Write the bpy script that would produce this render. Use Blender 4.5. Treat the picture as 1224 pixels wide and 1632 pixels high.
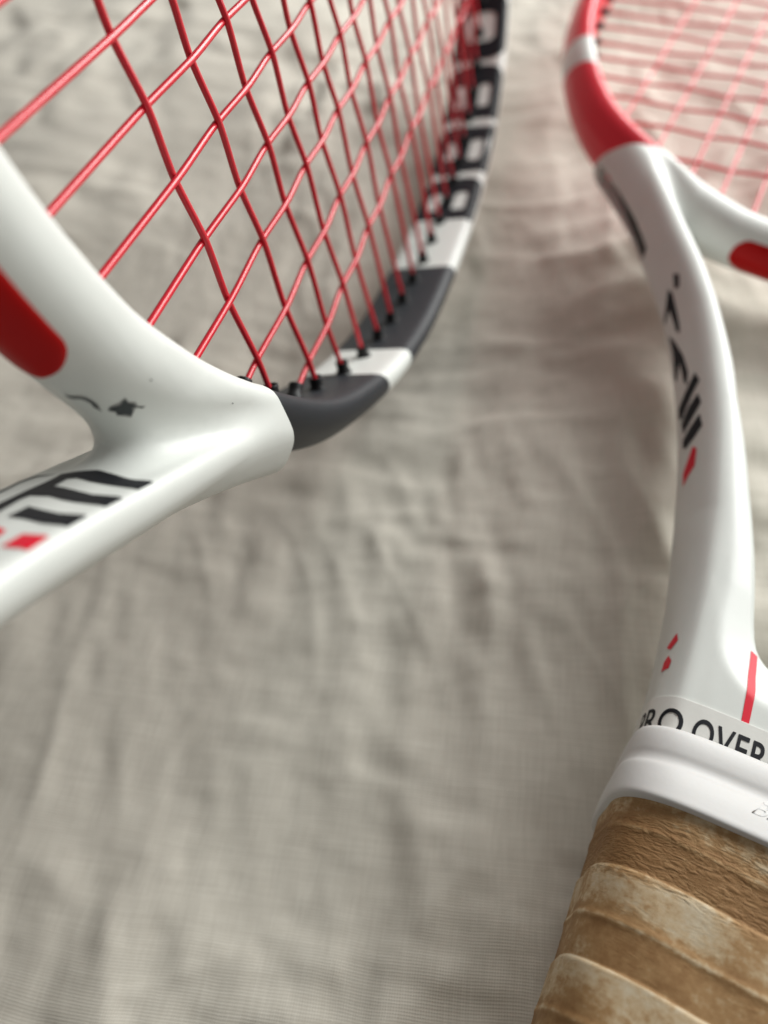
import bpy, bmesh, math, random
import numpy as np
from mathutils import Matrix, Vector

MM = 0.001
for o in list(bpy.data.objects):
    bpy.data.objects.remove(o)
sc = bpy.context.scene
col = sc.collection

# ---------------------------------------------------------------- camera (world = metres, z up, bed below)
RW = np.array([[0.889916, 0.451329, -0.065964], [0.334298, -0.743759, -0.57885], [-0.310313, 0.493077, -0.812762]])                                    # rows: image right, image down, view direction
CAM = np.array([-28.0562, -221.3885, 126.1156])
cam_d = bpy.data.cameras.new('camera')
cam = bpy.data.objects.new('camera', cam_d); col.objects.link(cam); sc.camera = cam
cam.matrix_world = Matrix(((RW[0,0], -RW[1,0], -RW[2,0], CAM[0]*MM), (RW[0,1], -RW[1,1], -RW[2,1], CAM[1]*MM),
                           (RW[0,2], -RW[1,2], -RW[2,2], CAM[2]*MM), (0, 0, 0, 1)))
cam_d.sensor_fit = 'VERTICAL'; cam_d.sensor_height = 36; cam_d.lens = 36*1226/1632
cam_d.clip_start = 0.004; cam_d.clip_end = 50
cam_d.dof.use_dof = True; cam_d.dof.focus_distance = 0.109; cam_d.dof.aperture_fstop = 11.0

# ---------------------------------------------------------------- light: one soft window beyond the bed, pale room
wd = bpy.data.worlds.new('World'); sc.world = wd; wd.use_nodes = True
bg = wd.node_tree.nodes['Background']; bg.inputs[0].default_value = (0.86, 0.84, 0.79, 1); bg.inputs[1].default_value = 0.21
def area(name, loc, target, size, size_y, power, colour):
    l = bpy.data.lights.new(name, 'AREA'); l.shape = 'RECTANGLE'; l.size = size; l.size_y = size_y
    l.energy = power; l.color = colour
    o = bpy.data.objects.new(name, l); col.objects.link(o); o.location = loc
    o.rotation_euler = (Vector(target) - Vector(loc)).to_track_quat('-Z', 'Y').to_euler()
    return o
area('window_light', (0.17, 0.46, 0.28), (-0.06, 0.02, 0.0), 0.80, 0.36, 9.6, (0.985, 1.0, 0.975))
vs = sc.view_settings
vs.view_transform = 'Standard'; vs.look = 'None'; vs.gamma = 1; vs.exposure = 0.0; vs.use_curve_mapping = False
sc.cycles.max_bounces = 8
# ---------------------------------------------------------------- racket shape (millimetres, racket space)
# x across the head, y along the axis towards the tip (0 = lowest cross string), z normal to the strings
def catmull(P, n, closed=False):
    P = np.asarray(P, float); N = len(P); out = []
    for i in (range(N) if closed else range(N - 1)):
        if closed:
            p0, p1, p2, p3 = P[i-1], P[i], P[(i+1) % N], P[(i+2) % N]
        else:
            p1, p2 = P[i], P[i+1]
            p0 = P[i-1] if i > 0 else 2*p1 - p2
            p3 = P[i+2] if i + 2 < N else 2*p2 - p1
        t = (np.arange(n) / n)[:, None]
        out.append(.5*((2*p1) + (-p0+p2)*t + (2*p0-5*p1+4*p2-p3)*t*t + (-p0+3*p1-3*p2+p3)*t**3))
    out = np.vstack(out)
    return out if closed else np.vstack([out, P[-1:]])

def resample(P, n, closed=True):
    Q = np.vstack([P, P[:1]]) if closed else P
    s = np.r_[0, np.cumsum(np.linalg.norm(np.diff(Q, axis=0), axis=1))]
    u = np.linspace(0, s[-1], n, endpoint=not closed)
    return np.stack([np.interp(u, s, Q[:, k]) for k in range(Q.shape[1])], 1)

INN = np.array([(0,-32),(15,-31),(30,-27.8),(41,-23),(50,-17.6),(58,-11.3),(65,-5),(71.5,1.5),(77.5,9),
    (83,18),(89,29.5),(94,41),(98,53),(101,64),(103.3,76),(105,88),(106.5,100),(108.3,125),(108.3,148),
    (105.5,172),(99,195),(89.5,215),(74,237),(52,255),(26,266),(0,269)], float)
NH = 480
inner = resample(catmull(np.vstack([INN, (INN[1:-1]*[-1, 1])[::-1]]), 16, True), NH)
htan = np.roll(inner, -2, 0) - np.roll(inner, 2, 0)
for _ in range(5):
    htan /= np.linalg.norm(htan, axis=1)[:, None]
    htan = np.roll(htan, 1, 0) + 2*htan + np.roll(htan, -1, 0)
htan /= np.linalg.norm(htan, axis=1)[:, None]
hnor = np.stack([htan[:, 1], -htan[:, 0]], 1)            # outward
SLO = (-1.4, 10.0, .80, .60)                                # slope: passes (n, z), normal
OUTN = 3.9                                               # the hoop's outer wall
HW, HZ = 5.8, 10.0                                       # half width and half height of the hoop beam
center = inner + hnor*HW
HALF = center[[i for i in range(-8, NH//2) if center[i, 1] < 130]]
# arm centre line: x, y, half width, half height, corner radius
ARM = np.array([(85.5,14.3,4.2,10,2.4),(75.4,-1.6,4.3,10,2.4),(67.2,-13.5,4.6,10,2.2),(58.1,-28.8,5.1,10,1.7),(48.4,-46,5.3,10,1.7),
    (40,-61,5.4,10,2.0),(31.2,-80,5.4,10,2.8),(22.8,-103,5.8,10.2,4.2),(16.2,-128,6.6,10.6,4.8),(12.6,-145,7,11,5),
    (10.5,-165,7.6,11.2,5),(9.7,-200,8.2,11.4,5)], float)
arm = catmull(ARM, 7)
ag = np.stack([np.gradient(arm[:, 0]), np.gradient(arm[:, 1])], 1); ag /= np.linalg.norm(ag, axis=1)[:, None]
OUTER = (arm[:, :2] + np.stack([-ag[:, 1], ag[:, 0]], 1)*arm[:, 2:3])[::-1]
OUTER = OUTER[(OUTER[:, 1] > -47) & (OUTER[:, 1] < -15)]      # the grommet channel ends in the shoulder

def poly2d(X, Y, P):
    best = np.full(X.shape, 1e9); sg = np.ones(X.shape); at = [np.zeros(X.shape) for _ in range(P.shape[1]-2)]
    for a, b in zip(P[:-1], P[1:]):
        d = b[:2] - a[:2]; L = d @ d
        t = np.clip(((X-a[0])*d[0] + (Y-a[1])*d[1]) / L, 0, 1)
        dd = np.hypot(X-a[0]-t*d[0], Y-a[1]-t*d[1]); m = dd < best
        best[m] = dd[m]; sg[m] = np.sign((d[0]*(Y-a[1]) - d[1]*(X-a[0])))[m]
        for k in range(len(at)):
            at[k][m] = (a[2+k] + t*(b[2+k]-a[2+k]))[m]
    return best, sg, at

def rbox(a, b, ha, hb, r):
    qa = np.abs(a) - ha + r; qb = np.abs(b) - hb + r
    return np.minimum(np.maximum(qa, qb), 0) + np.hypot(np.maximum(qa, 0), np.maximum(qb, 0)) - r

def smin(a, b, k):
    h = np.maximum(k - np.abs(a-b), 0) / k
    return np.minimum(a, b) - h*h*k*.25

def smax(a, b, k):
    return -smin(-a, -b, k)

# foot of the throat opening (half), and the bridge's slimmer beam
OPEN = catmull(np.array([(-6,-150),(-3,-151.6),(0,-152.2),(3,-151.6),(5.2,-149.6),(6.4,-146.5),(7.4,-142),(9.4,-131),(13,-117.5),(17.4,-102.5),(26.3,-80),(35.2,-61)],float),5)
def bridge_h(ax): return np.interp(ax, [0, 18, 32, 44, 52, 57], [6.5, 6.7, 7.2, 8.3, 9.5, 10.])

def planar(X, Y):
    ax = np.abs(X)
    dh, sg, _ = poly2d(ax, Y, HALF); nh = -dh*sg
    da, sg, (w, h, r) = poly2d(ax, Y, arm); na = da*sg
    do, _, _ = poly2d(ax, Y, OUTER)
    op, osg, _ = poly2d(ax, Y, OPEN); flat = -op*osg   # flat > 0 below / beside the opening
    sh = np.maximum(np.maximum(-flat, ax-np.interp(Y, arm[::-1, 1], arm[::-1, 0])), Y+118)
    hz = bridge_h(ax)
    return nh, na, w, h, r, do, sh, flat, hz

def body(X, Y, Z, pl=None, pill=True):
    nh, na, w, h, r, do, sh, flat, hz = planar(X, Y) if pl is None else pl
    # the outer side of the beam slopes away from the front and back faces
    az = np.abs(Z); st = np.interp(hz, [7, 8.5, 9.7], [0.9, 0.7, SLO[0]])
    a = smax(rbox(nh, Z, HW, hz, 2.4), (nh-st)*SLO[2] + (az-hz)*SLO[3], 3.0)
    a = smax(a, nh - np.interp(hz, [9, 10], [5.8, OUTN]), 2.0)
    k = np.interp(Y, [-165, -145, -125, -70, -30], [6.4, 4.0, 1.6, -1.3, SLO[0]])
    b = smax(rbox(na, Z, w, h, r), (na-k)*.85 + (az-h)*.53, 3.0)
    s = smin(a, b, np.interp(np.abs(X), [50, 60], [1.5, 4.2]) + 8.5*np.clip(1-(az/9.5)**3, 0, 1))
    top = np.where(Y < -90, np.interp(Y, [-165, -145, -90], [11.4, 11, 10.1]), 10.1)
    s = smin(s, np.maximum(sh, az-top+np.interp(Y, [-151, -121], [0, 8.])), 3.0)
    s = smax(s, az-top, .8)
    s = smax(s, -flat + np.interp(Y, [-95, -72, -68], [0, -4., -400.]), 1.6)
    # bevel round the foot of the throat opening
    wid = np.interp(Y, [-162, -140, -110, -75], [8.5, 5.0, 3.6, 0])
    s = smax(s, az - (top - .45*np.maximum(0, wid-np.maximum(flat, 0))), .8)
    # grommet channel on the outside
    s = smax(s, -rbox(do, Z, 3.1, 2.5, .6), .5)
    return s

def pill2d(X, Z):                                        # outline of the red bridge insert
    q = np.maximum(np.abs(X)-28.2, 0)
    return np.hypot(q, Z-.2) - 4.4

# ---------------------------------------------------------------- materials
def mat(name, base, rough=.5, coat=0., spec=.5, noise=0., nscale=300., bump=0., bscale=2000., sss=0.):
    m = bpy.data.materials.new(name); m.use_nodes = True
    nt = m.node_tree; b = nt.nodes['Principled BSDF']
    b.inputs['Base Color'].default_value = (*base, 1); b.inputs['Roughness'].default_value = rough
    b.inputs['Coat Weight'].default_value = coat; b.inputs['Coat Roughness'].default_value = .12
    b.inputs['Specular IOR Level'].default_value = spec
    if sss:
        b.inputs['Subsurface Weight'].default_value = sss; b.inputs['Subsurface Radius'].default_value = (.003, .0025, .002)
    if noise or bump:
        tc = nt.nodes.new('ShaderNodeTexCoord')
    if noise:
        n = nt.nodes.new('ShaderNodeTexNoise'); n.inputs['Scale'].default_value = nscale; n.inputs['Detail'].default_value = 5
        nt.links.new(tc.outputs['Object'], n.inputs['Vector'])
        r = nt.nodes.new('ShaderNodeMapRange'); r.inputs[3].default_value = rough-noise; r.inputs[4].default_value = rough+noise
        nt.links.new(n.outputs[0], r.inputs[0]); nt.links.new(r.outputs[0], b.inputs['Roughness'])
        mx = nt.nodes.new('ShaderNodeMix'); mx.data_type = 'RGBA'
        mx.inputs[6].default_value = (*[c*.93 for c in base], 1); mx.inputs[7].default_value = (*[min(1, c*1.04) for c in base], 1)
        nt.links.new(n.outputs[0], mx.inputs[0]); nt.links.new(mx.outputs[2], b.inputs['Base Color'])
    if bump:
        n2 = nt.nodes.new('ShaderNodeTexNoise'); n2.inputs['Scale'].default_value = bscale; n2.inputs['Detail'].default_value = 3
        nt.links.new(tc.outputs['Object'], n2.inputs['Vector'])
        bp = nt.nodes.new('ShaderNodeBump'); bp.inputs['Strength'].default_value = bump; bp.inputs['Distance'].default_value = .0001
        nt.links.new(n2.outputs[0], bp.inputs['Height']); nt.links.new(bp.outputs[0], b.inputs['Normal'])
    return m

def paint_white():
    m = mat('white_lacquer', (.71, .73, .70), .42, .08, .42, noise=.05, nscale=120, bump=.05, bscale=900)
    nt = m.node_tree; b = nt.nodes['Principled BSDF']
    tc = nt.nodes.new('ShaderNodeTexCoord'); v = nt.nodes.new('ShaderNodeTexVoronoi'); v.inputs['Scale'].default_value = 130
    v.inputs['Randomness'].default_value = 1
    nt.links.new(tc.outputs['Object'], v.inputs['Vector'])
    lt = nt.nodes.new('ShaderNodeMath'); lt.operation = 'LESS_THAN'; lt.inputs[1].default_value = .028
    nt.links.new(v.outputs['Distance'], lt.inputs[0])
    sp = nt.nodes.new('ShaderNodeSeparateColor'); nt.links.new(v.outputs['Color'], sp.inputs[0])
    g = nt.nodes.new('ShaderNodeMath'); g.operation = 'GREATER_THAN'; g.inputs[1].default_value = .72
    nt.links.new(sp.outputs[0], g.inputs[0])
    mu = nt.nodes.new('ShaderNodeMath'); mu.operation = 'MULTIPLY'
    nt.links.new(lt.outputs[0], mu.inputs[0]); nt.links.new(g.outputs[0], mu.inputs[1])
    old = b.inputs['Base Color'].links[0].from_socket
    mx = nt.nodes.new('ShaderNodeMix'); mx.data_type = 'RGBA'; mx.inputs[7].default_value = (.16, .15, .13, 1)
    nt.links.new(mu.outputs[0], mx.inputs[0]); nt.links.new(old, mx.inputs[6]); nt.links.new(mx.outputs[2], b.inputs['Base Color'])
    return m

M = dict(
    white=paint_white(),
    grey=mat('charcoal_lacquer', (.024, .027, .032), .50, 0, .32, noise=.05, nscale=200, bump=.08, bscale=2500),
    red=mat('red_lacquer', (.74, .020, .042), .40, .1, .4, noise=.05, nscale=200),
    insert=mat('red_rubber_insert', (.40, .002, .002), .5, 0, .16, noise=.06, nscale=250),
    black=mat('black_plastic', (.008, .008, .009), .5, 0, .3),
    ink=mat('black_print', (.008, .009, .013), .5, 0, .22),
    redink=mat('red_print', (.70, .006, .03), .45, 0, .3),
    chip=mat('bare_graphite', (.055, .062, .064), .7, 0, .3, noise=.1, nscale=2500, bump=.6, bscale=2500),
    primer=mat('grey_primer', (.33, .33, .32), .75, 0, .3, noise=.1, nscale=2500, bump=.4, bscale=2500),
    string=mat('red_string', (.62, .010, .026), .30, .2, .45, noise=.05, nscale=400),
    rubber=mat('white_rubber', (.60, .59, .58), .45, 0, .4, sss=.25, noise=.07, nscale=250, bump=.10, bscale=1500),
    tape=mat('white_tape', (.74, .735, .70), .42, 0, .4, noise=.06, nscale=300, bump=.1, bscale=1500),
)

def grip_material():
    m = bpy.data.materials.new('worn_overgrip'); m.use_nodes = True
    nt = m.node_tree; N = nt.nodes; L = nt.links; b = N['Principled BSDF']
    uv = N.new('ShaderNodeUVMap'); uv.uv_map = 'wrap'            # u = distance round the handle (cm), v = wraps
    tc = N.new('ShaderNodeTexCoord')
    def noise(vec, scale, detail=4, rough=.55, mp=None, dist=0.):
        n = N.new('ShaderNodeTexNoise'); n.inputs['Scale'].default_value = scale
        n.inputs['Detail'].default_value = detail; n.inputs['Roughness'].default_value = rough; n.inputs['Distortion'].default_value = dist
        if mp:
            k = N.new('ShaderNodeMapping'); k.inputs['Scale'].default_value = mp; L.new(vec, k.inputs[0]); vec = k.outputs[0]
        L.new(vec, n.inputs['Vector']); return n.outputs[0]
    def ramp(x, stops):
        r = N.new('ShaderNodeValToRGB'); e = r.color_ramp.elements
        while len(e) < len(stops): e.new(.5)
        for q, (p, c) in zip(e, stops): q.position = p; q.color = c if len(c) == 4 else (*c, 1)
        L.new(x, r.inputs[0]); return r.outputs[0]
    def math(op, a, c):
        n = N.new('ShaderNodeMath'); n.operation = op
        for i, q in enumerate((a, c)):
            if isinstance(q, (int, float)): n.inputs[i].default_value = q
            else: L.new(q, n.inputs[i])
        return n.outputs[0]
    sx = N.new('ShaderNodeSeparateXYZ'); L.new(uv.outputs[0], sx.inputs[0])
    fr = math('FRACT', sx.outputs[1], 0)
    big = noise(uv.outputs[0], 1.0, 4, .6, (.75, 1.35, 1))
    fine = noise(tc.outputs['Object'], 900, 5, .7)
    mid = noise(uv.outputs[0], 7.0, 4, .6, (1, 1.6, 1))
    # the exposed strip is stained towards its lower edge, pale under the lip
    lo = ramp(fr, [(0, (0, 0, 0)), (.40, (.12, .12, .12)), (.52, (.62, .62, .62)), (1, (.55, .55, .55))])
    t = math('ADD', math('ADD', math('MULTIPLY', big, 1.15), math('MULTIPLY', lo, .55)), math('MULTIPLY', math('SUBTRACT', mid, .5), .45))
    t = math('ADD', t, math('MULTIPLY', math('SUBTRACT', fine, .5), .55))
    FIRST = N.new('ShaderNodeAttribute'); FIRST.attribute_name = 'first'
    t = math('ADD', t, math('MULTIPLY', FIRST.outputs['Fac'], .12)); t = math('ADD', t, .25)
    rl = ramp(fr, [(.50, (0, 0, 0)), (.555, (1, 1, 1)), (.60, (0, 0, 0))])
    t = math('SUBTRACT', t, math('MULTIPLY', rl, .28))
    colr = ramp(math('MULTIPLY', t, .55), [(.36, (.60, .51, .37)), (.47, (.52, .39, .24)), (.56, (.37, .222, .10)), (.70, (.265, .142, .056))])
    L.new(colr, b.inputs['Base Color'])
    b.inputs['Roughness'].default_value = .72; b.inputs['Specular IOR Level'].default_value = .3
    wr = noise(uv.outputs[0], 6.5, 3, .5, (.62, 2.2, 1), .35)
    wm = ramp(noise(uv.outputs[0], 1.6, 2), [(.42, (.05, .05, .05)), (.58, (1, 1, 1))])
    wmask = math('ADD', math('MULTIPLY', wm, .2), math('MULTIPLY', FIRST.outputs['Fac'], .9))
    rid = math('ABSOLUTE', math('SUBTRACT', wr, .5), 0)
    hgt = math('MULTIPLY', math('SUBTRACT', 1, math('MULTIPLY', rid, 6)), wmask)
    hgt = math('ADD', math('MULTIPLY', hgt, .5), math('MULTIPLY', fine, .2))
    bp = N.new('ShaderNodeBump'); bp.inputs['Strength'].default_value = .5; bp.inputs['Distance'].default_value = .0004
    L.new(hgt, bp.inputs['Height']); L.new(bp.outputs[0], b.inputs['Normal'])
    return m
M['grip'] = grip_material()

def linen_material():
    m = bpy.data.materials.new('linen'); m.use_nodes = True
    nt = m.node_tree; N = nt.nodes; L = nt.links; b = N['Principled BSDF']
    tc = N.new('ShaderNodeTexCoord')
    mp = N.new('ShaderNodeMapping'); mp.inputs['Rotation'].default_value = (0, 0, math.radians(-19)); L.new(tc.outputs['Object'], mp.inputs[0])
    # slow wander of the threads
    wn = N.new('ShaderNodeTexNoise'); wn.inputs['Scale'].default_value = 25; wn.inputs['Detail'].default_value = 2
    L.new(mp.outputs[0], wn.inputs['Vector'])
    vm = N.new('ShaderNodeVectorMath'); vm.operation = 'MULTIPLY_ADD'; vm.inputs[1].default_value = (.004, .004, 0)
    L.new(wn.outputs['Color'], vm.inputs[0]); L.new(mp.outputs[0], vm.inputs[2])
    def wave(d, scale):
        w = N.new('ShaderNodeTexWave'); w.wave_type = 'BANDS'; w.bands_direction = d
        w.inputs['Scale'].default_value = scale; w.inputs['Distortion'].default_value = 1.6
        w.inputs['Detail'].default_value = 2; w.inputs['Detail Scale'].default_value = .35
        L.new(vm.outputs[0], w.inputs['Vector']); return w.outputs['Fac']
    def nz(scale, mpv, det=3):
        k = N.new('ShaderNodeMapping'); k.inputs['Scale'].default_value = mpv; L.new(vm.outputs[0], k.inputs[0])
        n = N.new('ShaderNodeTexNoise'); n.inputs['Scale'].default_value = scale; n.inputs['Detail'].default_value = det
        L.new(k.outputs[0], n.inputs['Vector']); return n.outputs[0]
    def math_(op, a, c):
        n = N.new('ShaderNodeMath'); n.operation = op
        for i, q in enumerate((a, c)):
            if isinstance(q, (int, float)): n.inputs[i].default_value = q
            else: L.new(q, n.inputs[i])
        return n.outputs[0]
    S = 2*math.pi/20/.00050                                  # thread pitch 0.5 mm
    weft = wave('Y', S); warp = wave('X', S*1.15)
    slub = nz(1.0, (90, 1300, 1)); slub2 = nz(1.0, (1500, 110, 1)); grain = nz(2600, (1, 1, 1), 2)
    h = math_('ADD', math_('MULTIPLY', math_('MULTIPLY', weft, 1.0), math_('ADD', slub, .35)), math_('MULTIPLY', math_('MULTIPLY', warp, .8), math_('ADD', slub2, .25)))
    h = math_('ADD', h, math_('MULTIPLY', grain, .35))
    bp = N.new('ShaderNodeBump'); bp.inputs['Strength'].default_value = .27; bp.inputs['Distance'].default_value = .0001
    L.new(h, bp.inputs['Height']); L.new(bp.outputs[0], b.inputs['Normal'])
    tone = math_('ADD', math_('MULTIPLY', slub, .5), math_('MULTIPLY', slub2, .5))
    mx = N.new('ShaderNodeMix'); mx.data_type = 'RGBA'
    mx.inputs[6].default_value = (.575, .535, .465, 1); mx.inputs[7].default_value = (.69, .65, .575, 1)
    r = N.new('ShaderNodeMapRange'); r.inputs[1].default_value = .3; r.inputs[2].default_value = .7; L.new(tone, r.inputs[0])
    L.new(r.outputs[0], mx.inputs[0]); L.new(mx.outputs[2], b.inputs['Base Color'])
    b.inputs['Roughness'].default_value = .8; b.inputs['Specular IOR Level'].default_value = .2
    b.inputs['Sheen Weight'].default_value = .12; b.inputs['Sheen Roughness'].default_value = .5
    return m

# ---------------------------------------------------------------- helpers
def mesh(name, V, F, m, smooth=True):
    me = bpy.data.meshes.new(name)
    me.from_pydata((np.asarray(V, float)*MM).tolist(), [], [tuple(int(i) for i in f) for f in F])
    me.materials.append(m)
    if smooth:
        me.polygons.foreach_set('use_smooth', [True]*len(me.polygons))
    me.update()
    return me

def link(name, me, parent=None):
    o = bpy.data.objects.new(name, me); col.objects.link(o)
    if parent: o.parent = parent
    return o

def from_bm(name, bm, m, smooth=True):
    me = bpy.data.meshes.new(name); bm.to_mesh(me); bm.free(); me.materials.append(m)
    if smooth: me.polygons.foreach_set('use_smooth', [True]*len(me.polygons))
    return me

def grad(P, fn, e=.15):
    g = np.stack([(fn(*(P+d).T) - fn(*(P-d).T)) / (2*e) for d in np.eye(3)*e], 1)
    return g / np.maximum(np.linalg.norm(g, axis=1), 1e-6)[:, None]

def stick(P, fn, off=0., it=3):
    for _ in range(it):
        P = P - grad(P, fn)*np.clip(fn(*P.T), -2, 2)[:, None]
    return P + grad(P, fn, .5)*off if off else P

def surface_net(lo, hi, step, f3):
    ax = [np.arange(l, h+step, step) for l, h in zip(lo, hi)]
    V = f3(*ax); S = V < 0
    shp = np.array(V.shape) - 1
    acc = np.zeros((*shp, 3)); cnt = np.zeros(shp)
    I = np.stack(np.meshgrid(*[np.arange(n) for n in shp], indexing='ij'), -1).astype(float)
    cor = [np.array(c) for c in np.ndindex(2, 2, 2)]
    sl = lambda A, c: A[c[0]:c[0]+shp[0], c[1]:c[1]+shp[1], c[2]:c[2]+shp[2]]
    for a in cor:
        for k in range(3):
            if a[k]: continue
            b = a.copy(); b[k] = 1
            va, vb = sl(V, a), sl(V, b); m = (va < 0) != (vb < 0)
            t = np.where(m, va/np.where(m, va-vb, 1), 0)
            p = I + a; p[..., k] += t
            acc += p*m[..., None]; cnt += m
    act = cnt > 0
    idx = -np.ones(shp, int); idx[act] = np.arange(act.sum())
    P = acc[act]/cnt[act][:, None]*step + np.array(lo)
    F = []
    for k in range(3):
        u, v = [(1, 2), (2, 0), (0, 1)][k]
        s0 = [slice(None)]*3; s1 = [slice(None)]*3; s0[k] = slice(0, -1); s1[k] = slice(1, None)
        ch = S[tuple(s0)] != S[tuple(s1)]
        q = np.argwhere(ch)
        q = q[(q[:, u] > 0) & (q[:, v] > 0) & (q[:, u] < shp[u]) & (q[:, v] < shp[v])]
        def at(du, dv):
            r = q.copy(); r[:, u] -= du; r[:, v] -= dv; return idx[r[:, 0], r[:, 1], r[:, 2]]
        quad = np.stack([at(1, 1), at(0, 1), at(0, 0), at(1, 0)], 1)
        fl = S[tuple(q.T)]
        quad[~fl] = quad[~fl][:, ::-1]
        F.append(quad)
    F = np.vstack(F); F = F[(F >= 0).all(1)]
    return P, F

# ---------------------------------------------------------------- throat body (bridge, arms, shaft) as one moulding
PXY = None
def throat_fn(X, Y, Z): return body(X, Y, Z)
def throat_grid(xs, ys, zs):
    X, Y = np.meshgrid(xs, ys, indexing='ij'); pl3 = tuple(p[:, :, None] for p in planar(X, Y))
    return body(X[:, :, None], Y[:, :, None], zs[None, None, :], pl3)
P, F = surface_net((-92, -196, -12.6), (92, -4, 12.6), .7, throat_grid)
for _ in range(2):
    g = grad(P, throat_fn, .2); P = P - g*np.clip(throat_fn(*P.T), -.5, .5)[:, None]
ME_throat = mesh('throat', P, F, M['white'])
bm = bmesh.new(); bm.from_mesh(ME_throat)
for sd in (1, -1):
    bmesh.ops.bisect_plane(bm, geom=bm.verts[:]+bm.edges[:]+bm.faces[:], plane_co=(60*sd*MM, -13.0*MM, 0), plane_no=(0, 1, 0), clear_outer=True)
bm.to_mesh(ME_throat); bm.free()

# red insert: a shallow pad let into the throat side of the bridge
nu, nv = 110, 19
uu = np.sin(np.linspace(-np.pi/2, np.pi/2, nu))*32.55
P = []
for x in uu:
    hh = math.sqrt(max(4.4**2 - max(abs(x)-28.2, 0)**2, 0.)) + .01
    for t in np.sin(np.linspace(-np.pi/2, np.pi/2, nv)):
        P.append((x, -60., .2 + t*hh))
P = np.array(P)
for _ in range(60):
    P[:, 1] += .8*np.maximum(body(*P.T), 0)
edge = pill2d(P[:, 0], P[:, 2])
P = stick(P, body, 0, 1) + grad(P, body)*np.interp(-edge, [0, .05, .35, .9], [-.3, .02, .22, .3])[:, None]
F = [(i*nv+j, (i+1)*nv+j, (i+1)*nv+j+1, i*nv+j+1) for i in range(nu-1) for j in range(nv-1)]
ME_insert = mesh('bridge_insert', P, F, M['insert'])

# ---------------------------------------------------------------- hoop: swept beam cut into painted sections
def rrect(ha, hb, r, n=6, groove=True):
    pts = []
    for cx, cy, a0 in ((ha-r, hb-r, 0), (-ha+r, hb-r, 90), (-ha+r, -hb+r, 180), (ha-r, -hb+r, 270)):
        for k in range(n+1):
            a = math.radians(a0 + 90*k/n); pts.append((cx + r*math.cos(a), cy + r*math.sin(a)))
        if groove and a0 == 270: pass
    if groove:
        pts += [(ha, -3.4), (ha-1.9, -3.2), (ha-1.9, 3.2), (ha, 3.4)]
    return np.array(pts)
def beam(n):
    "outline of the beam by marching rays from its axis through the same section as the throat"
    out = []
    for t in np.linspace(0, 2*np.pi, n, endpoint=False):
        lo, hi = 0., 20.
        for _ in range(40):
            r = (lo+hi)/2; a, b = r*math.cos(t), r*math.sin(t)
            a, b = np.array(a), np.array(b)
            q = smax(rbox(a, b, HW, HZ, 2.4), (a-SLO[0])*SLO[2] + (np.abs(b)-SLO[1])*SLO[3], 3.0)
            q = smax(q, a - OUTN, 2.0)
            q = smax(q, np.abs(b)-10.1, .8)
            if q < -.15: lo = r
            else: hi = r
        out.append((lo*math.cos(t), lo*math.sin(t)))
    return np.array(out)
prof = beam(56)
kp = len(prof)
V = np.zeros((NH, kp, 3))
V[:, :, 0] = center[:, 0:1] + hnor[:, 0:1]*prof[None, :, 0]
V[:, :, 1] = center[:, 1:2] + hnor[:, 1:2]*prof[None, :, 0]
V[:, :, 2] = prof[None, :, 1]
hoopF = [(i*kp+j, i*kp+(j+1) % kp, ((i+1) % NH)*kp+(j+1) % kp, ((i+1) % NH)*kp+j) for i in range(NH) for j in range(kp)]
hoopV = V.reshape(-1, 3)
def hoop_section(name, y0, y1, m, side):
    keep = [i for i in range(NH) if center[i, 0]*side > -4 and y0-12 < center[i, 1] < y1+12]
    keep = set(keep)
    me = mesh('tmp', hoopV, [f for f in hoopF if f[0]//kp in keep], m)
    bm = bmesh.new(); bm.from_mesh(me); bpy.data.meshes.remove(me)
    def cut(co, no):
        bmesh.ops.bisect_plane(bm, geom=bm.verts[:]+bm.edges[:]+bm.faces[:], plane_co=[c*MM for c in co], plane_no=no, clear_outer=True)
    tilt = {28: .33}
    cut((91*side, y1, 0), (-tilt.get(y1, 0)*side, 1, 0))
    cut((91*side, y0, 0), (tilt.get(y0, 0)*side, -1, 0))
    cut((0, 0, 0), (-side, 0, 0))
    bmesh.ops.recalc_face_normals(bm, faces=bm.faces[:])
    me = from_bm(name, bm, m)
    return me
SECT = [(-13.6, 28), (28, 44.3), (44.3, 93), (93, 400)]

# black liner in the outside channel
def arm_liner(side):
    P2 = OUTER[OUTER[:, 1] < 12]
    g = np.gradient(P2, axis=0); g /= np.linalg.norm(g, axis=1)[:, None]
    n = np.stack([g[:, 1], -g[:, 0]], 1)
    c = P2 - n*3.1
    V = []
    for a, b in ((-.4, -2.3), (.4, -2.3), (.4, 2.3), (-.4, 2.3)):
        V.append(np.stack([(c[:, 0] + n[:, 0]*a)*side, c[:, 1] + n[:, 1]*a, np.full(len(c), b)], 1))
    V = np.stack(V, 1); k = 4
    F = [(i*k+j, i*k+(j+1) % k, (i+1)*k+(j+1) % k, (i+1)*k+j) for i in range(len(c)-1) for j in range(k)]
    return mesh('grommet_strip', V.reshape(-1, 3), F, M['black'], False)

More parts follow.
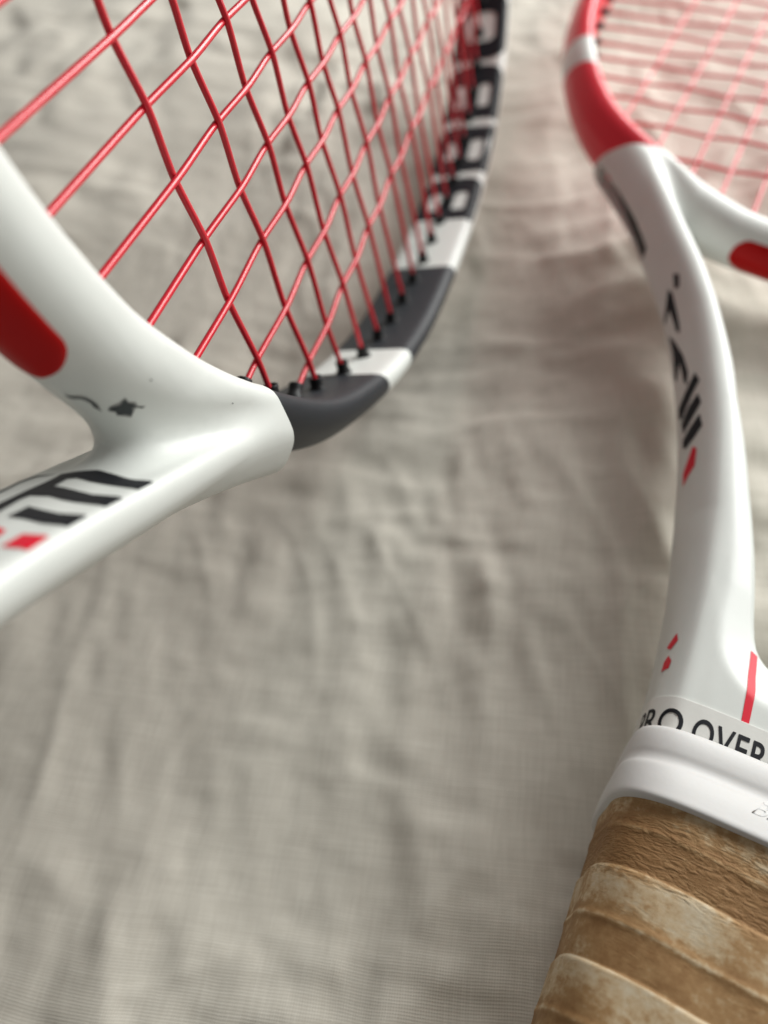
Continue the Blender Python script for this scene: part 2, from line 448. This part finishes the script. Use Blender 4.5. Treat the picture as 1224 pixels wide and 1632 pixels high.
# ---------------------------------------------------------------- strings and grommets
MX = [4.6, 13.2, 21.6, 30.7, 40.2, 49.9, 62.2, 75.7]
CY = [0, 15.5, 28.3, 40.1, 51.4, 62.2, 73.6, 85.1] + [85.1 + 11.7*k for k in range(1, 15)]
mains = [(-x, -(8-i)) for i, x in enumerate(MX[::-1])] + [(x, i+1) for i, x in enumerate(MX)]
right = inner[:NH//2+1]
def xin(y): return float(np.interp(y, right[:, 1], right[:, 0]))
lowr = right[right[:, 1] < 136]; upr = right[right[:, 1] > 136]
def ylow(x): return float(np.interp(abs(x), lowr[:, 0], lowr[:, 1]))
def yup(x): return float(np.interp(-abs(x), -upr[:, 0], upr[:, 1]))
SR, SH = .53, .32
def over(mi, ci):                                        # +1 when the main lies in front of the cross here
    s = 1 if (abs(mi)+ci) % 2 else -1
    return s if mi > 0 else -s
def tube(P, r, n=8):
    P = np.asarray(P, float); T = np.gradient(P, axis=0); T /= np.linalg.norm(T, axis=1)[:, None]
    up = np.array([0, 0, 1.]); A = np.cross(T, up); A /= np.linalg.norm(A, axis=1)[:, None]; B = np.cross(T, A)
    an = 2*np.pi*np.arange(n)/n
    V = P[:, None] + r*(A[:, None]*np.cos(an)[None, :, None] + B[:, None]*np.sin(an)[None, :, None])
    F = [(i*n+j, i*n+(j+1) % n, (i+1)*n+(j+1) % n, (i+1)*n+j) for i in range(len(P)-1) for j in range(n)]
    return V.reshape(-1, 3), F
def woven(knots, ends):                                  # knots: (position, z); eased between crossings
    q = [(ends[0], 0)] + knots + [(ends[1], 0)]
    s, z = [], []
    for (a, za), (b, zb) in zip(q[:-1], q[1:]):
        t = np.linspace(0, 1, 9)[:-1]; e = t*t*(3-2*t)
        s += list(a + (b-a)*t); z += list(za + (zb-za)*(.35*t+.65*e))
    s.append(q[-1][0]); z.append(q[-1][1])
    return np.array(s), np.array(z)
STR = []
ENDS = []
for x, mi in mains:
    y0, y1 = ylow(x), yup(x)
    kn = [(y, SH*over(mi, c+1)) for c, y in enumerate(CY) if y0+1 < y < y1-1 and abs(x) < xin(y)]
    s, z = woven(kn, (y0-2, y1+2))
    STR.append(('main_string', *tube(np.stack([np.full(len(s), x), s, z], 1), SR)))
    ENDS += [((x, y0), (0, 1)), ((x, y1), (0, -1))]
for c, y in enumerate(CY):
    w = xin(y)
    kn = [(x, -SH*over(mi, c+1)) for x, mi in mains if abs(x) < w-1 and ylow(x) < y < yup(x)]
    s, z = woven(kn, (-w-2, w+2))
    STR.append(('cross_string', *tube(np.stack([s, np.full(len(s), y), z], 1), SR)))
    ENDS += [((w, y), (-1, 0)), ((-w, y), (1, 0))]
ME_strings = [(n, mesh(n, v, f, M['string'])) for n, v, f in STR]
def lathe(prof, n=14):
    V = [(r*math.cos(2*math.pi*k/n), r*math.sin(2*math.pi*k/n), h) for r, h in prof for k in range(n)]
    F = [(i*n+j, i*n+(j+1) % n, (i+1)*n+(j+1) % n, (i+1)*n+j) for i in range(len(prof)-1) for j in range(n)]
    return V, F
ME_grommet = mesh('grommet', *lathe([(1.75, -1.2), (1.7, .1), (1.35, .45), (1.26, 1.6), (1.38, 2.2), (1.30, 2.45), (.95, 2.45), (.62, 1.4)]), M['black'])

# ---------------------------------------------------------------- handle pieces
def ring_surface(name, ys, half, m, uv=None, nth=160, disp=None, p=4.0):
    "closed tube round the axis; half(y) -> (half width, half height)"
    th = np.linspace(0, 2*np.pi, nth, endpoint=False)
    rows = []
    per = None
    for y in ys:
        a, b = half(y)
        c, s = np.cos(th), np.sin(th)
        r = (np.abs(c/a)**p + np.abs(s/b)**p)**(-1/p)
        # faint octagon
        x, z = r*c, r*s
        if per is None:
            per = np.r_[0, np.cumsum(np.hypot(np.diff(np.r_[x, x[0]]), np.diff(np.r_[z, z[0]])))]
        d = disp(per[:-1], per[-1], y) if disp else 0
        k = 1 + d/np.maximum(r, 1)
        rows.append(np.stack([x*k, np.full(nth, y), z*k], 1))
    V = np.vstack(rows); n = nth
    F = [(i*n+j, (i+1)*n+j, (i+1)*n+(j+1) % n, i*n+(j+1) % n) for i in range(len(ys)-1) for j in range(n)]
    me = mesh(name, V, F, m)
    if uv:
        lay = me.uv_layers.new(name='wrap'); co = []
        for i in range(len(ys)-1):
            for j in range(n):
                for di, dj in ((0, 0), (1, 0), (1, 1), (0, 1)):
                    u = per[j+dj]; y = ys[i+di]
                    co += uv(u, per[-1], y)
        lay.data.foreach_set('uv', co)
    return me
PITCH, Y0 = 12.3, -179.9
def wrap_phase(u, per, y): return (Y0 - y + .03*(u - per*.25))/PITCH
def wrap_disp(u, per, y):
    q = wrap_phase(u, per, y)
    q = q + .018*np.sin(u*.16+1.3) + .006*np.sin(u*.5)
    f = q - np.floor(q)
    lip = np.clip(f/.035, 0, 1); lip = lip*lip*(3-2*lip)
    base = .34*lip*(1-f)**.7
    bump = .16*np.exp(-((f-.56)/.045)**2)
    wob = .10*np.sin(u*.21+y*.17)+.06*np.sin(u*.55-y*.4)
    return base + bump + wob
ys = np.r_[np.arange(-180.2, -232, -.22), np.arange(-232, -331, -1.0)]
ME_grip = ring_surface('overgrip', ys, lambda y: (19.0, 15.9), M['grip'], uv=lambda u, per, y: (u/10, wrap_phase(u, per, y)), nth=300, disp=wrap_disp, p=4.2)
at = ME_grip.attributes.new('first', 'FLOAT', 'POINT')
vy = np.array([v.co.y for v in ME_grip.vertices])/MM
at.data.foreach_set('value', np.clip((vy+193.5)/1.2, 0, 1).astype(float))
ME_cap = ring_surface('butt_cap', [-329, -331, -336, -340, -341, -341.2], lambda y: {-329: (18.5, 15.5), -331: (21, 18), -336: (22, 19), -340: (21.5, 18.5), -341: (19, 16)}.get(y, (.5, .5)), M['rubber'])
def tape_half(y): return (18.75, 12.2)
def core_fn(X, Y, Z): return body(X, Y, Z)
ME_tape = ring_surface('finishing_tape', [-163.9, -164.0, -164.05, -168, -173, -177], lambda y: (18.2, 11.6) if y > -163.95 else tape_half(y), M['tape'], p=4.6)
q = np.array([v.co[:] for v in ME_tape.vertices])/MM
lift = np.where(q[:, 1] > -163.95, -.1, .32)
q2 = q.copy()
for _ in range(4):
    g = grad(q2, core_fn, .3); g[:, 1] = 0
    q2 = q2 - g*(core_fn(*q2.T) - lift)[:, None]
ME_tape.vertices.foreach_set('co', (q2*MM).ravel()); ME_tape.update()
def collar_half(y):
    k = catmull(np.array([(-169.3, 18.4, 12.3), (-169.5, 18.8, 13.0), (-170.3, 19.15, 13.6), (-171.8, 19.35, 14.1), (-173.4, 19.4, 14.4),
                  (-174.6, 19.4, 14.45), (-175.6, 19.55, 14.75), (-176.6, 19.85, 15.4), (-178.4, 20.05, 16.2), (-180.4, 20.15, 16.9), (-181.5, 20.1, 17.2), (-182, 19.8, 16.9), (-182.1, 18.9, 15.6)]), 6)
    return (float(np.interp(-y, -k[:, 0], k[:, 1])), float(np.interp(-y, -k[:, 0], k[:, 2])))
def collar_disp(u, per, y):                              # the step dips round the sides
    return 0*u
ME_collar = ring_surface('rubber_collar', np.r_[np.arange(-169.3, -182.1, -.2), -182.1], collar_half, M['rubber'], p=4.2, nth=320)

# ---------------------------------------------------------------- printed marks
def polymesh(name, P3, m, fn, off=.07, cell=.6):
    "outline in racket space -> thin skin lying on the surface fn"
    P3 = np.asarray(P3, float); c = P3.mean(0)
    u, sv, vt = np.linalg.svd(P3-c)
    g0 = grad(c[None], fn)[0]
    if np.dot(np.cross(vt[0], vt[1]), g0) < 0: vt[1] = -vt[1]
    q = (P3-c) @ vt[:2].T
    h = (P3-c) @ np.cross(vt[0], vt[1])
    bm = flat_shape([q.tolist()])
    bmesh.ops.triangulate(bm, faces=bm.faces[:])
    for _ in range(5):
        e = [e for e in bm.edges if e.calc_length() > cell]
        if not e: break
        bmesh.ops.subdivide_edges(bm, edges=e, cuts=1)
        bmesh.ops.triangulate(bm, faces=[f for f in bm.faces if len(f.verts) > 3])
    Q = np.array([v.co[:2] for v in bm.verts])
    d = ((Q[:, None]-q[None])**2).sum(2)+1e-6; w = 1/d**1.5
    Q3 = c + Q @ vt[:2] + ((w*h).sum(1)/w.sum(1))[:, None]*np.cross(vt[0], vt[1])
    Q3 = stick(Q3, fn, off, 5)
    for v, p in zip(bm.verts, Q3): v.co = p*MM
    bm.normal_update()
    fc = max(bm.faces, key=lambda f: f.calc_area())
    if np.dot(np.array(fc.normal), g0) < 0:
        bmesh.ops.reverse_faces(bm, faces=bm.faces[:])
    return from_bm(name, bm, m)

def flat_shape(splines):
    "2-D outlines (first solid, others holes) -> triangulated bmesh in that plane"
    cu = bpy.data.curves.new('tmp', 'CURVE'); cu.dimensions = '2D'; cu.fill_mode = 'BOTH'
    for s in splines:
        sp = cu.splines.new('POLY'); sp.points.add(len(s)-1); sp.use_cyclic_u = True
        for p, q in zip(sp.points, s): p.co = (q[0], q[1], 0, 1)
    o = bpy.data.objects.new('tmp', cu); col.objects.link(o)
    me = o.to_mesh(); bm = bmesh.new(); bm.from_mesh(me); o.to_mesh_clear()
    bpy.data.objects.remove(o); bpy.data.curves.remove(cu)
    return bm
def slice_x(bm, step):
    xs = [v.co.x for v in bm.verts]
    for x in np.arange(min(xs)+step, max(xs), step):
        bmesh.ops.bisect_plane(bm, geom=bm.verts[:]+bm.edges[:]+bm.faces[:], plane_co=(x, 0, 0), plane_no=(1, 0, 0))
def rounded(x0, x1, y0, y1, r, n=5):
    r = [r]*4 if not isinstance(r, (list, tuple)) else r
    out = []
    for (cx, cy, a0, q) in ((x1-r[0], y1-r[0], 0, r[0]), (x0+r[1], y1-r[1], 90, r[1]), (x0+r[2], y0+r[2], 180, r[2]), (x1-r[3], y0+r[3], 270, r[3])):
        out += [(cx+q*math.cos(math.radians(a0+90*k/n)), cy+q*math.sin(math.radians(a0+90*k/n))) for k in range(n+1)]
    return out
W_, H_ = 31.2, 10.0                                        # letter box on the hoop; local x along the hoop, y up the letter
GLYPH = dict(
    B=[rounded(0, W_, -H_, H_, [7, 1.0, 1.0, 7]), rounded(8.5, 21, 2.0, 6.0, [1.9, .6, .6, 1.9]), rounded(8.5, 21, -6.0, -2.0, [1.9, .6, .6, 1.9])],
    A=[rounded(0, W_, -H_, H_, [7, 7, .8, .8]), rounded(10, 21.5, 1.8, 5.6, 1.8), rounded(9, 22.5, -6.6, -2.2, 1.9)],
    O=[rounded(0, W_, -H_, H_, 6), rounded(9, 23, -5.6, 5.6, 3)],
    L=[[(0, -H_), (W_*.85, -H_), (W_*.85, -4), (9, -4), (9, H_), (0, H_)]],
    T=[[(11, -H_), (18, -H_), (18, 4), (W_, 4), (W_, H_), (0, H_), (0, 4), (11, 4)]])
arc = np.r_[0, np.cumsum(np.linalg.norm(np.diff(inner[:NH//2+1], axis=0), axis=1))]
def hoop_letter(ch, s0):
    bm = flat_shape(GLYPH[ch]); slice_x(bm, 2.0)
    for v in bm.verts:
        s, q = v.co.x*.84 + s0, -v.co.y                       # tops point to the back of the racket
        i = np.interp(s, arc, np.arange(len(arc)))
        x = np.interp(i, np.arange(len(arc)), inner[:NH//2+1, 0]); y = np.interp(i, np.arange(len(arc)), inner[:NH//2+1, 1])
        k = int(i)
        inset = -.02 if abs(q) < 7.2 else 0
        # follow the rounded corner of the beam
        z = q; d = .17
        if abs(q) > 7.3:
            t = (abs(q)-7.3)/2.6; d = .17 - 2.6*(1-math.cos(t)); z = math.copysign(7.3+2.6*math.sin(t), q)
        d -= .1
        v.co = Vector(((x - hnor[k, 0]*d)*MM, (y - hnor[k, 1]*d)*MM, z*MM))
    bmesh.ops.recalc_face_normals(bm, faces=bm.faces[:])
    bm.normal_update()
    f = bm.faces[:][0]
    if f.normal.x > 0: bmesh.ops.reverse_faces(bm, faces=bm.faces[:])
    return from_bm('letter', bm, M['ink'])

def text_on_ring(name, body_txt, size, l0, ytop, half, p, m, off, squash=1.0, fn=None, bold=.0, relief=0.):
    cu = bpy.data.curves.new('tmp', 'FONT'); cu.body = body_txt; cu.size = size; cu.resolution_u = 6; cu.space_character = 1.08; cu.offset = bold; cu.extrude = relief
    o = bpy.data.objects.new('tmp', cu); col.objects.link(o)
    me = o.to_mesh(); bm = bmesh.new(); bm.from_mesh(me); o.to_mesh_clear()
    bpy.data.objects.remove(o); bpy.data.curves.remove(cu)
    bmesh.ops.remove_doubles(bm, verts=bm.verts[:], dist=1e-5)
    slice_x(bm, .45)
    top = max(v.co.y for v in bm.verts)
    if l0 < 0: l0 = -l0 - max(v.co.x for v in bm.verts)          # negative: right-hand end
    # unrolled position along the upper half of the section
    th = np.linspace(np.pi, 0, 400)
    for v in bm.verts:
        y = ytop + (v.co.y-top)*squash
        a, b = half(y); a += off + v.co.z; b += off + v.co.z
        c, s = np.cos(th), np.sin(th); r = (np.abs(c/a)**p + np.abs(s/b)**p)**(-1/p)
        X, Zz = r*c, r*s
        L = np.r_[0, np.cumsum(np.hypot(np.diff(X), np.diff(Zz)))]
        X1 = float(np.interp(l0 + v.co.x, L, X)); Z1 = float(np.interp(l0 + v.co.x, L, Zz))
        v.co = Vector((X1, y, Z1))
    Q = np.array([v.co[:] for v in bm.verts])
    for _ in range(4 if fn else 0):
        g = grad(Q, fn, .3); g[:, 1] = 0
        Q = Q - g*(fn(*Q.T) - .38)[:, None]
    for v, q in zip(bm.verts, Q): v.co = q*MM
    bmesh.ops.recalc_face_normals(bm, faces=bm.faces[:])
    bm.normal_update()
    if sum(f.normal.z for f in bm.faces) < 0: bmesh.ops.reverse_faces(bm, faces=bm.faces[:])
    return from_bm(name, bm, m)

# ---------------------------------------------------------------- assemble a racket
def racket(label, matrix, hoop_mats, marks, lettering=False, extras=None):
    root = bpy.data.objects.new('tennis_racket', None); col.objects.link(root)
    root.matrix_world = matrix; root.empty_display_size = .05
    root['label'] = label; root['category'] = 'tennis racket'; root['group'] = 'two tennis rackets lying on the bed sheet'
    throat = link('throat', ME_throat, root)
    link('bridge_insert', ME_insert, throat)
    for side in (1, -1):
        for (y0, y1), m in zip(SECT, hoop_mats):
            h = link('hoop_section', hoop_section('hoop_section', y0, y1, M[m], side), root)
            if lettering and side == 1 and y0 == 93:
                s0 = float(np.interp(120.2, inner[NH//12:NH//2, 1], arc[NH//12:NH//2]))
                for k, ch in enumerate('BABOLAT'):
                    link('letter', hoop_letter(ch, s0 + 28.6*k), h)
        link('grommet_strip', arm_liner(side), root)
    for n, me in ME_strings:
        link(n, me, root)
    for (x, y), (dx, dy) in ENDS:
        g = link('grommet', ME_grommet, root)
        i = int(np.argmin(np.hypot(inner[:, 0]-x, inner[:, 1]-y)))
        d = Vector((dx - hnor[i, 0]*1.1, dy - hnor[i, 1]*1.1, 0)).normalized()
        g.matrix_local = Matrix.Translation((x*MM, y*MM, 0)) @ d.to_track_quat('Z', 'Y').to_matrix().to_4x4()
    link('overgrip', ME_grip, root); link('butt_cap', ME_cap, root); link('rubber_collar', ME_collar, root)
    tp = link('finishing_tape', ME_tape, root)
    for n, pts, m in marks:
        o = link(n, polymesh(n, pts, M[m], throat_fn, .09 if n == 'paint_chip' else .07), throat)
        if n == 'paint_chip' and len(pts) > 8:            # ragged rim of bared primer
            q = np.array(pts); c = q.mean(0); rr = np.random.default_rng(3)
            w = np.linalg.norm(q-c, axis=1)[:, None]
            q = c + (q-c)*(1 + rr.uniform(.1, .55, (len(q), 1))*.8/np.maximum(w, .6))
            link('primer_rim', polymesh('primer_rim', q, M['primer'], throat_fn, .05), throat)
    if extras: extras(root, throat, tp)
    return root
# printed marks and paint chips: outlines in racket space (mm), laid on the throat surface
marks_a = [
 ('printed_mark', [(44.9, -41.7, 9), (43.5, -44.1, 8.9), (43.8, -43.3, 5.2), (44.1, -42.5, 1.4), (44.5, -41.7, -1.1), (44.4, -41.9, -2.3), (43.4, -43.9, -2.3), (43.2, -44.3, -0.5), (42.3, -45.9, 4.7), (42.2, -46.4, 8.9), (40.7, -48.8, 8.9), (41, -48.1, 4.3), (41.3, -47.6, 2.3), (41.8, -46.8, -0.1), (41.8, -46.8, -2.7), (41.1, -48, -2.8), (39.2, -51.1, -2.1), (38.2, -52.8, -1.8), (36.4, -56.3, -1.2), (37, -55.1, -2.6), (39.4, -50.9, -4), (40.5, -49, -4.4), (42.7, -45.2, -4.7), (45.3, -40.4, -4.6), (45.2, -40, -2.1), (45.2, -39.8, 0.4), (45.1, -40.6, 3.5), (44.9, -41.4, 6.3)], 'ink'),
 ('printed_mark', [(45.5, -40.2, -5.3), (45, -41.3, -7.4), (43.9, -43.2, -7.9), (42.5, -45.5, -7.4), (42.1, -46.3, -7.4), (41.1, -47.9, -6.9), (41.4, -47.4, -7.5), (42.4, -45.8, -8), (42.8, -45, -8), (44.1, -42.8, -8.4), (45.2, -40.9, -7.8)], 'ink'),
 ('printed_mark', [(40.1, -49.6, 0), (39.8, -50.1, 1.7), (39.3, -51, 5.2), (39.3, -51.2, 8.8), (37.9, -53.7, 8.8), (37.9, -53.4, 5.6), (38.4, -52.6, 2.5), (38.6, -52.3, 0.1)], 'ink'),
 ('printed_mark', [(36.7, -55.7, 5.6), (36.7, -55.8, 8.7), (35.4, -58.4, 8.8), (35.3, -58.2, 5.6)], 'redink'),
 ('printed_mark', [(37.7, -53.9, -0.8), (37, -55.1, 3), (36.4, -56.2, 3.5), (36, -56.9, 2)], 'redink'),
 ('paint_chip', [(40, -35.1, 2.4), (39.7, -35, 2.8), (39.8, -34.8, 3.2), (39.9, -34.4, 3.7), (39.6, -34.3, 4), (39.4, -34.1, 4.4), (39.7, -33.9, 4.4), (40.1, -33.9, 4.3), (40.6, -33.5, 4.6), (41.1, -33.3, 4.6), (41.4, -33.1, 4.7), (41.7, -32.7, 5), (41.8, -32.9, 4.7), (41.5, -33.1, 4.6), (41.2, -33.4, 4.5), (41.2, -33.7, 4.2), (41.6, -33.6, 4), (42.1, -33.9, 3.6), (41.6, -34.2, 3.3), (41.2, -34.7, 2.7), (40.7, -34.7, 2.8), (40.4, -34.9, 2.6)], 'chip'),
 ('paint_chip', [(35.8, -37.2, 0.2), (36.3, -36.9, 0.6), (36.8, -36.5, 1.4), (37.2, -36.3, 1.7), (37.8, -36, 1.9), (38.5, -35.8, 1.9), (39.3, -35.6, 1.7), (39.9, -35.5, 1.7), (39.5, -35.6, 1.6), (38.9, -35.8, 1.4), (38.1, -36.1, 1.6), (37.4, -36.3, 1.4), (37, -36.5, 1.2), (36.6, -36.9, 0.3)], 'chip'),
 ('paint_chip', [(38.7, -31.5, 6.9), (38.9, -31.3, 6.9), (39, -31.4, 6.9), (38.8, -31.6, 6.8)], 'chip'),
 ('paint_chip', [(50.8, -22.2, 8.8), (51, -22.1, 8.8), (51.1, -22.1, 8.7), (51.1, -22.2, 8.7), (50.9, -22.3, 8.7)], 'chip'),
]
marks_b = [
 ('printed_mark', [(-42.5, -58.6, 6.2), (-41.1, -59.8, 7.3), (-40, -63.2, 6.4), (-40.9, -62.9, 5.3)], 'ink'),
 ('printed_mark', [(-42.3, -61.8, 4), (-41, -63.5, 4.6), (-36.7, -73.6, 4.3), (-36, -75.7, 4), (-37, -74.5, 3.3), (-40.2, -67.6, 2.8), (-40, -70.4, 0.6), (-40.5, -69.3, 0.7)], 'ink'),
 ('printed_mark', [(-38.1, -74.2, 1.2), (-36.6, -76.6, 2.3), (-33.5, -82.5, 4), (-31.2, -87.9, 4.7), (-30.5, -91.2, 4.1), (-31.4, -89.6, 3.4), (-33.6, -83.8, 2.9), (-32.8, -88, 1.3), (-33.4, -87, 0.8), (-35.7, -80.2, 1.3)], 'ink'),
 ('printed_mark', [(-29.9, -89, 6.2), (-28.5, -91.8, 7.1), (-28.8, -94.6, 5.2), (-29, -97.8, 3.1), (-29, -99.1, 2.2), (-29.5, -98.5, 1), (-30.4, -95.7, 1.1), (-30.3, -92.5, 3.8)], 'ink'),
 ('printed_mark', [(-27.9, -95, 6.5), (-26.6, -98, 7.1), (-27.1, -100.5, 5.3), (-27.5, -102.5, 3.4), (-27.7, -103.4, 2.3), (-28.7, -100.3, 1.8), (-28.6, -97.4, 4.1)], 'ink'),
 ('printed_mark', [(-26.2, -100.7, 6.7), (-24.9, -104.2, 7.2), (-25.6, -106.3, 5.4), (-26.2, -107.7, 3.2), (-26.8, -107, 2.1), (-27.3, -105, 2.1), (-26.9, -102.9, 4.4)], 'ink'),
 ('printed_mark', [(-25.2, -108.3, 5.1), (-24.4, -109.6, 6.1), (-23.7, -113.7, 5.8), (-24.1, -115.1, 4.4), (-24.3, -117.2, 2.8), (-25.1, -113.9, 2.5), (-25.2, -111.1, 3.9)], 'redink'),
 ('printed_mark', [(-17.7, -151.7, 7.9), (-17.3, -153.2, 8.5), (-17.8, -154.8, 7.4), (-18.3, -154, 6)], 'redink'),
 ('printed_mark', [(-17.8, -155.9, 7.3), (-17.3, -157.1, 8.3), (-17.3, -158.5, 8.2), (-18, -158.8, 6.4), (-18.1, -156.9, 6.4)], 'redink'),
 ('printed_mark', [(-6.6, -150.4, 8.5), (-5.3, -150.8, 8.5), (-4.8, -158, 10.7), (-4.7, -164, 11.1), (-5.8, -164.1, 11.1), (-6.1, -158, 10.8)], 'redink'),
]

# ---------------------------------------------------------------- the two rackets
A2W = [[0.184, -0.239741, 0.953241, -105.3127], [-0.012677, 0.96914, 0.246186, -149.5795], [-0.982844, -0.057382, 0.175283, 100.376]]
MA = Matrix([[*r[:3], r[3]*MM] for r in A2W] + [[0, 0, 0, 1]])
racket('white and charcoal racket standing on its edge at the left, red strings facing the camera', MA,
       ('grey', 'white', 'grey', 'white'), marks_a, lettering=True)

def extras_b(root, throat, tp):
    link('lettering', text_on_ring('lettering', 'OVERGRIP', 4.05, 15.7, -166.1, tape_half, 4.6, M['ink'], .05, 1.6, core_fn, .05), tp)
    link('lettering', text_on_ring('lettering', 'PRO', 5.3, -14.4, -166.1, tape_half, 4.6, M['ink'], .05, 1.18, core_fn, .05), tp)
    link('embossed_lettering', text_on_ring('embossed_lettering', 'BABOLAT', 3.6, 29.0, -175.9, collar_half, 4.2, M['rubber'], .01, 1.0, None, .03, .03), [o for o in root.children if o.name.startswith('rubber_collar')][0])
racket('white and red racket lying flat at the right with a worn brown grip', Matrix.Identity(4),
       ('red', 'white', 'red', 'red'), marks_b, extras=extras_b)

# ---------------------------------------------------------------- bed sheet
rng = np.random.default_rng(7)
TAB = rng.uniform(-1, 1, (256, 256))
def vnoise(x, y, o=0):
    x = x + 37.2*o + 500; y = y + 71.7*o + 500
    i, j = np.floor(x).astype(int), np.floor(y).astype(int); u, v = x-i, y-j
    u = u*u*u*(u*(u*6-15)+10); v = v*v*v*(v*(v*6-15)+10)
    g = lambda a, b: TAB[a & 255, b & 255]
    return (g(i, j)*(1-u)+g(i+1, j)*u)*(1-v) + (g(i, j+1)*(1-u)+g(i+1, j+1)*u)*v
def folds(x, y, ang, across, along, o, sharp=2.0, warp=.5):
    c, s = math.cos(ang), math.sin(ang)
    a, b = (x*c + y*s), (-x*s + y*c)
    w = vnoise(x/45, y/45, o+9)*warp
    n = vnoise(a/across + w, b/along + w*.4, o)
    return np.maximum(1.08-np.sqrt(n*n+.012), 0)**sharp
def sheet_height(x, y):
    sm = lambda a, b, t: (lambda q: q*q*(3-2*q))(np.clip((t-a)/(b-a), 0, 1))
    base = -16.5 + 5.5*sm(-190, 20, y)
    base = base - 15*sm(-20, -118, x)*sm(-330, -60, y)
    h = 2.6*vnoise(x/85, y/85, 1) + 2.3*vnoise(x/38, y/38, 2)
    m1 = np.clip(.5+.9*vnoise(x/60, y/60, 3), 0, 1); m2 = np.clip(.5+.9*vnoise(x/70, y/70, 4), 0, 1)
    m3 = np.clip(.45+vnoise(x/42, y/42, 14), 0, 1); m4 = np.clip(.45+vnoise(x/33, y/33, 15), 0, 1)
    up = math.radians(24)
    def an(ang, across, along, o, w=.6):
        c, q = math.cos(ang), math.sin(ang); k = vnoise(x/30, y/30, o+40)*w
        return vnoise((x*c+y*q)/across + k, (-x*q+y*c)/along + k*.5, o)
    h = h + 1.7*m1*folds(x, y, up, 15, 48, 31, 1.5, .9) + 1.6*m2*folds(x, y, up+1.5, 17, 45, 33, 1.5, .9)
    h = h + 1.25*an(up, 8, 24, 7)*m3 + 1.0*an(up+1.4, 9, 26, 8)*m2 + .38*an(up+.15, 4, 15, 16)*m4 + .35*an(up+1.3, 4.5, 14, 17)*m3
    h = h + .4*folds(x, y, up+.2, 12, 60, 22, 4, 1.1)*m4 + .4*folds(x, y, up-1.0, 13, 55, 18, 5, 1.1)*m3 + .10*vnoise(x/3, y/3, 11)
    return base + h - 3.2
X = np.r_[np.arange(-520, -220, 4.0), np.arange(-220, 130, 1.0), np.arange(130, 460, 4.0)]
Y = np.r_[np.arange(-420, -260, 4.0), np.arange(-260, 180, 1.0), np.arange(180, 760, 3.0)]
gx, gy = np.meshgrid(X, Y, indexing='ij')
Vs = np.stack([gx, gy, sheet_height(gx, gy)], -1).reshape(-1, 3)
nx, ny = len(X), len(Y)
ii, jj = np.meshgrid(np.arange(nx-1), np.arange(ny-1), indexing='ij'); k = (ii*ny+jj).ravel()
Fs = np.stack([k, k+ny, k+ny+1, k+1], 1)
me = bpy.data.meshes.new('bed_sheet')
me.vertices.add(len(Vs)); me.vertices.foreach_set('co', (Vs*MM).ravel())
me.loops.add(Fs.size); me.loops.foreach_set('vertex_index', Fs.ravel())
me.polygons.add(len(Fs)); me.polygons.foreach_set('loop_start', np.arange(0, Fs.size, 4)); me.polygons.foreach_set('loop_total', np.full(len(Fs), 4))
me.polygons.foreach_set('use_smooth', np.ones(len(Fs), bool)); me.update(); me.validate()
me.materials.append(linen_material())
sheet = link('bed_sheet', me)
sheet['kind'] = 'structure'; sheet['label'] = 'crumpled beige linen bed sheet under the rackets'
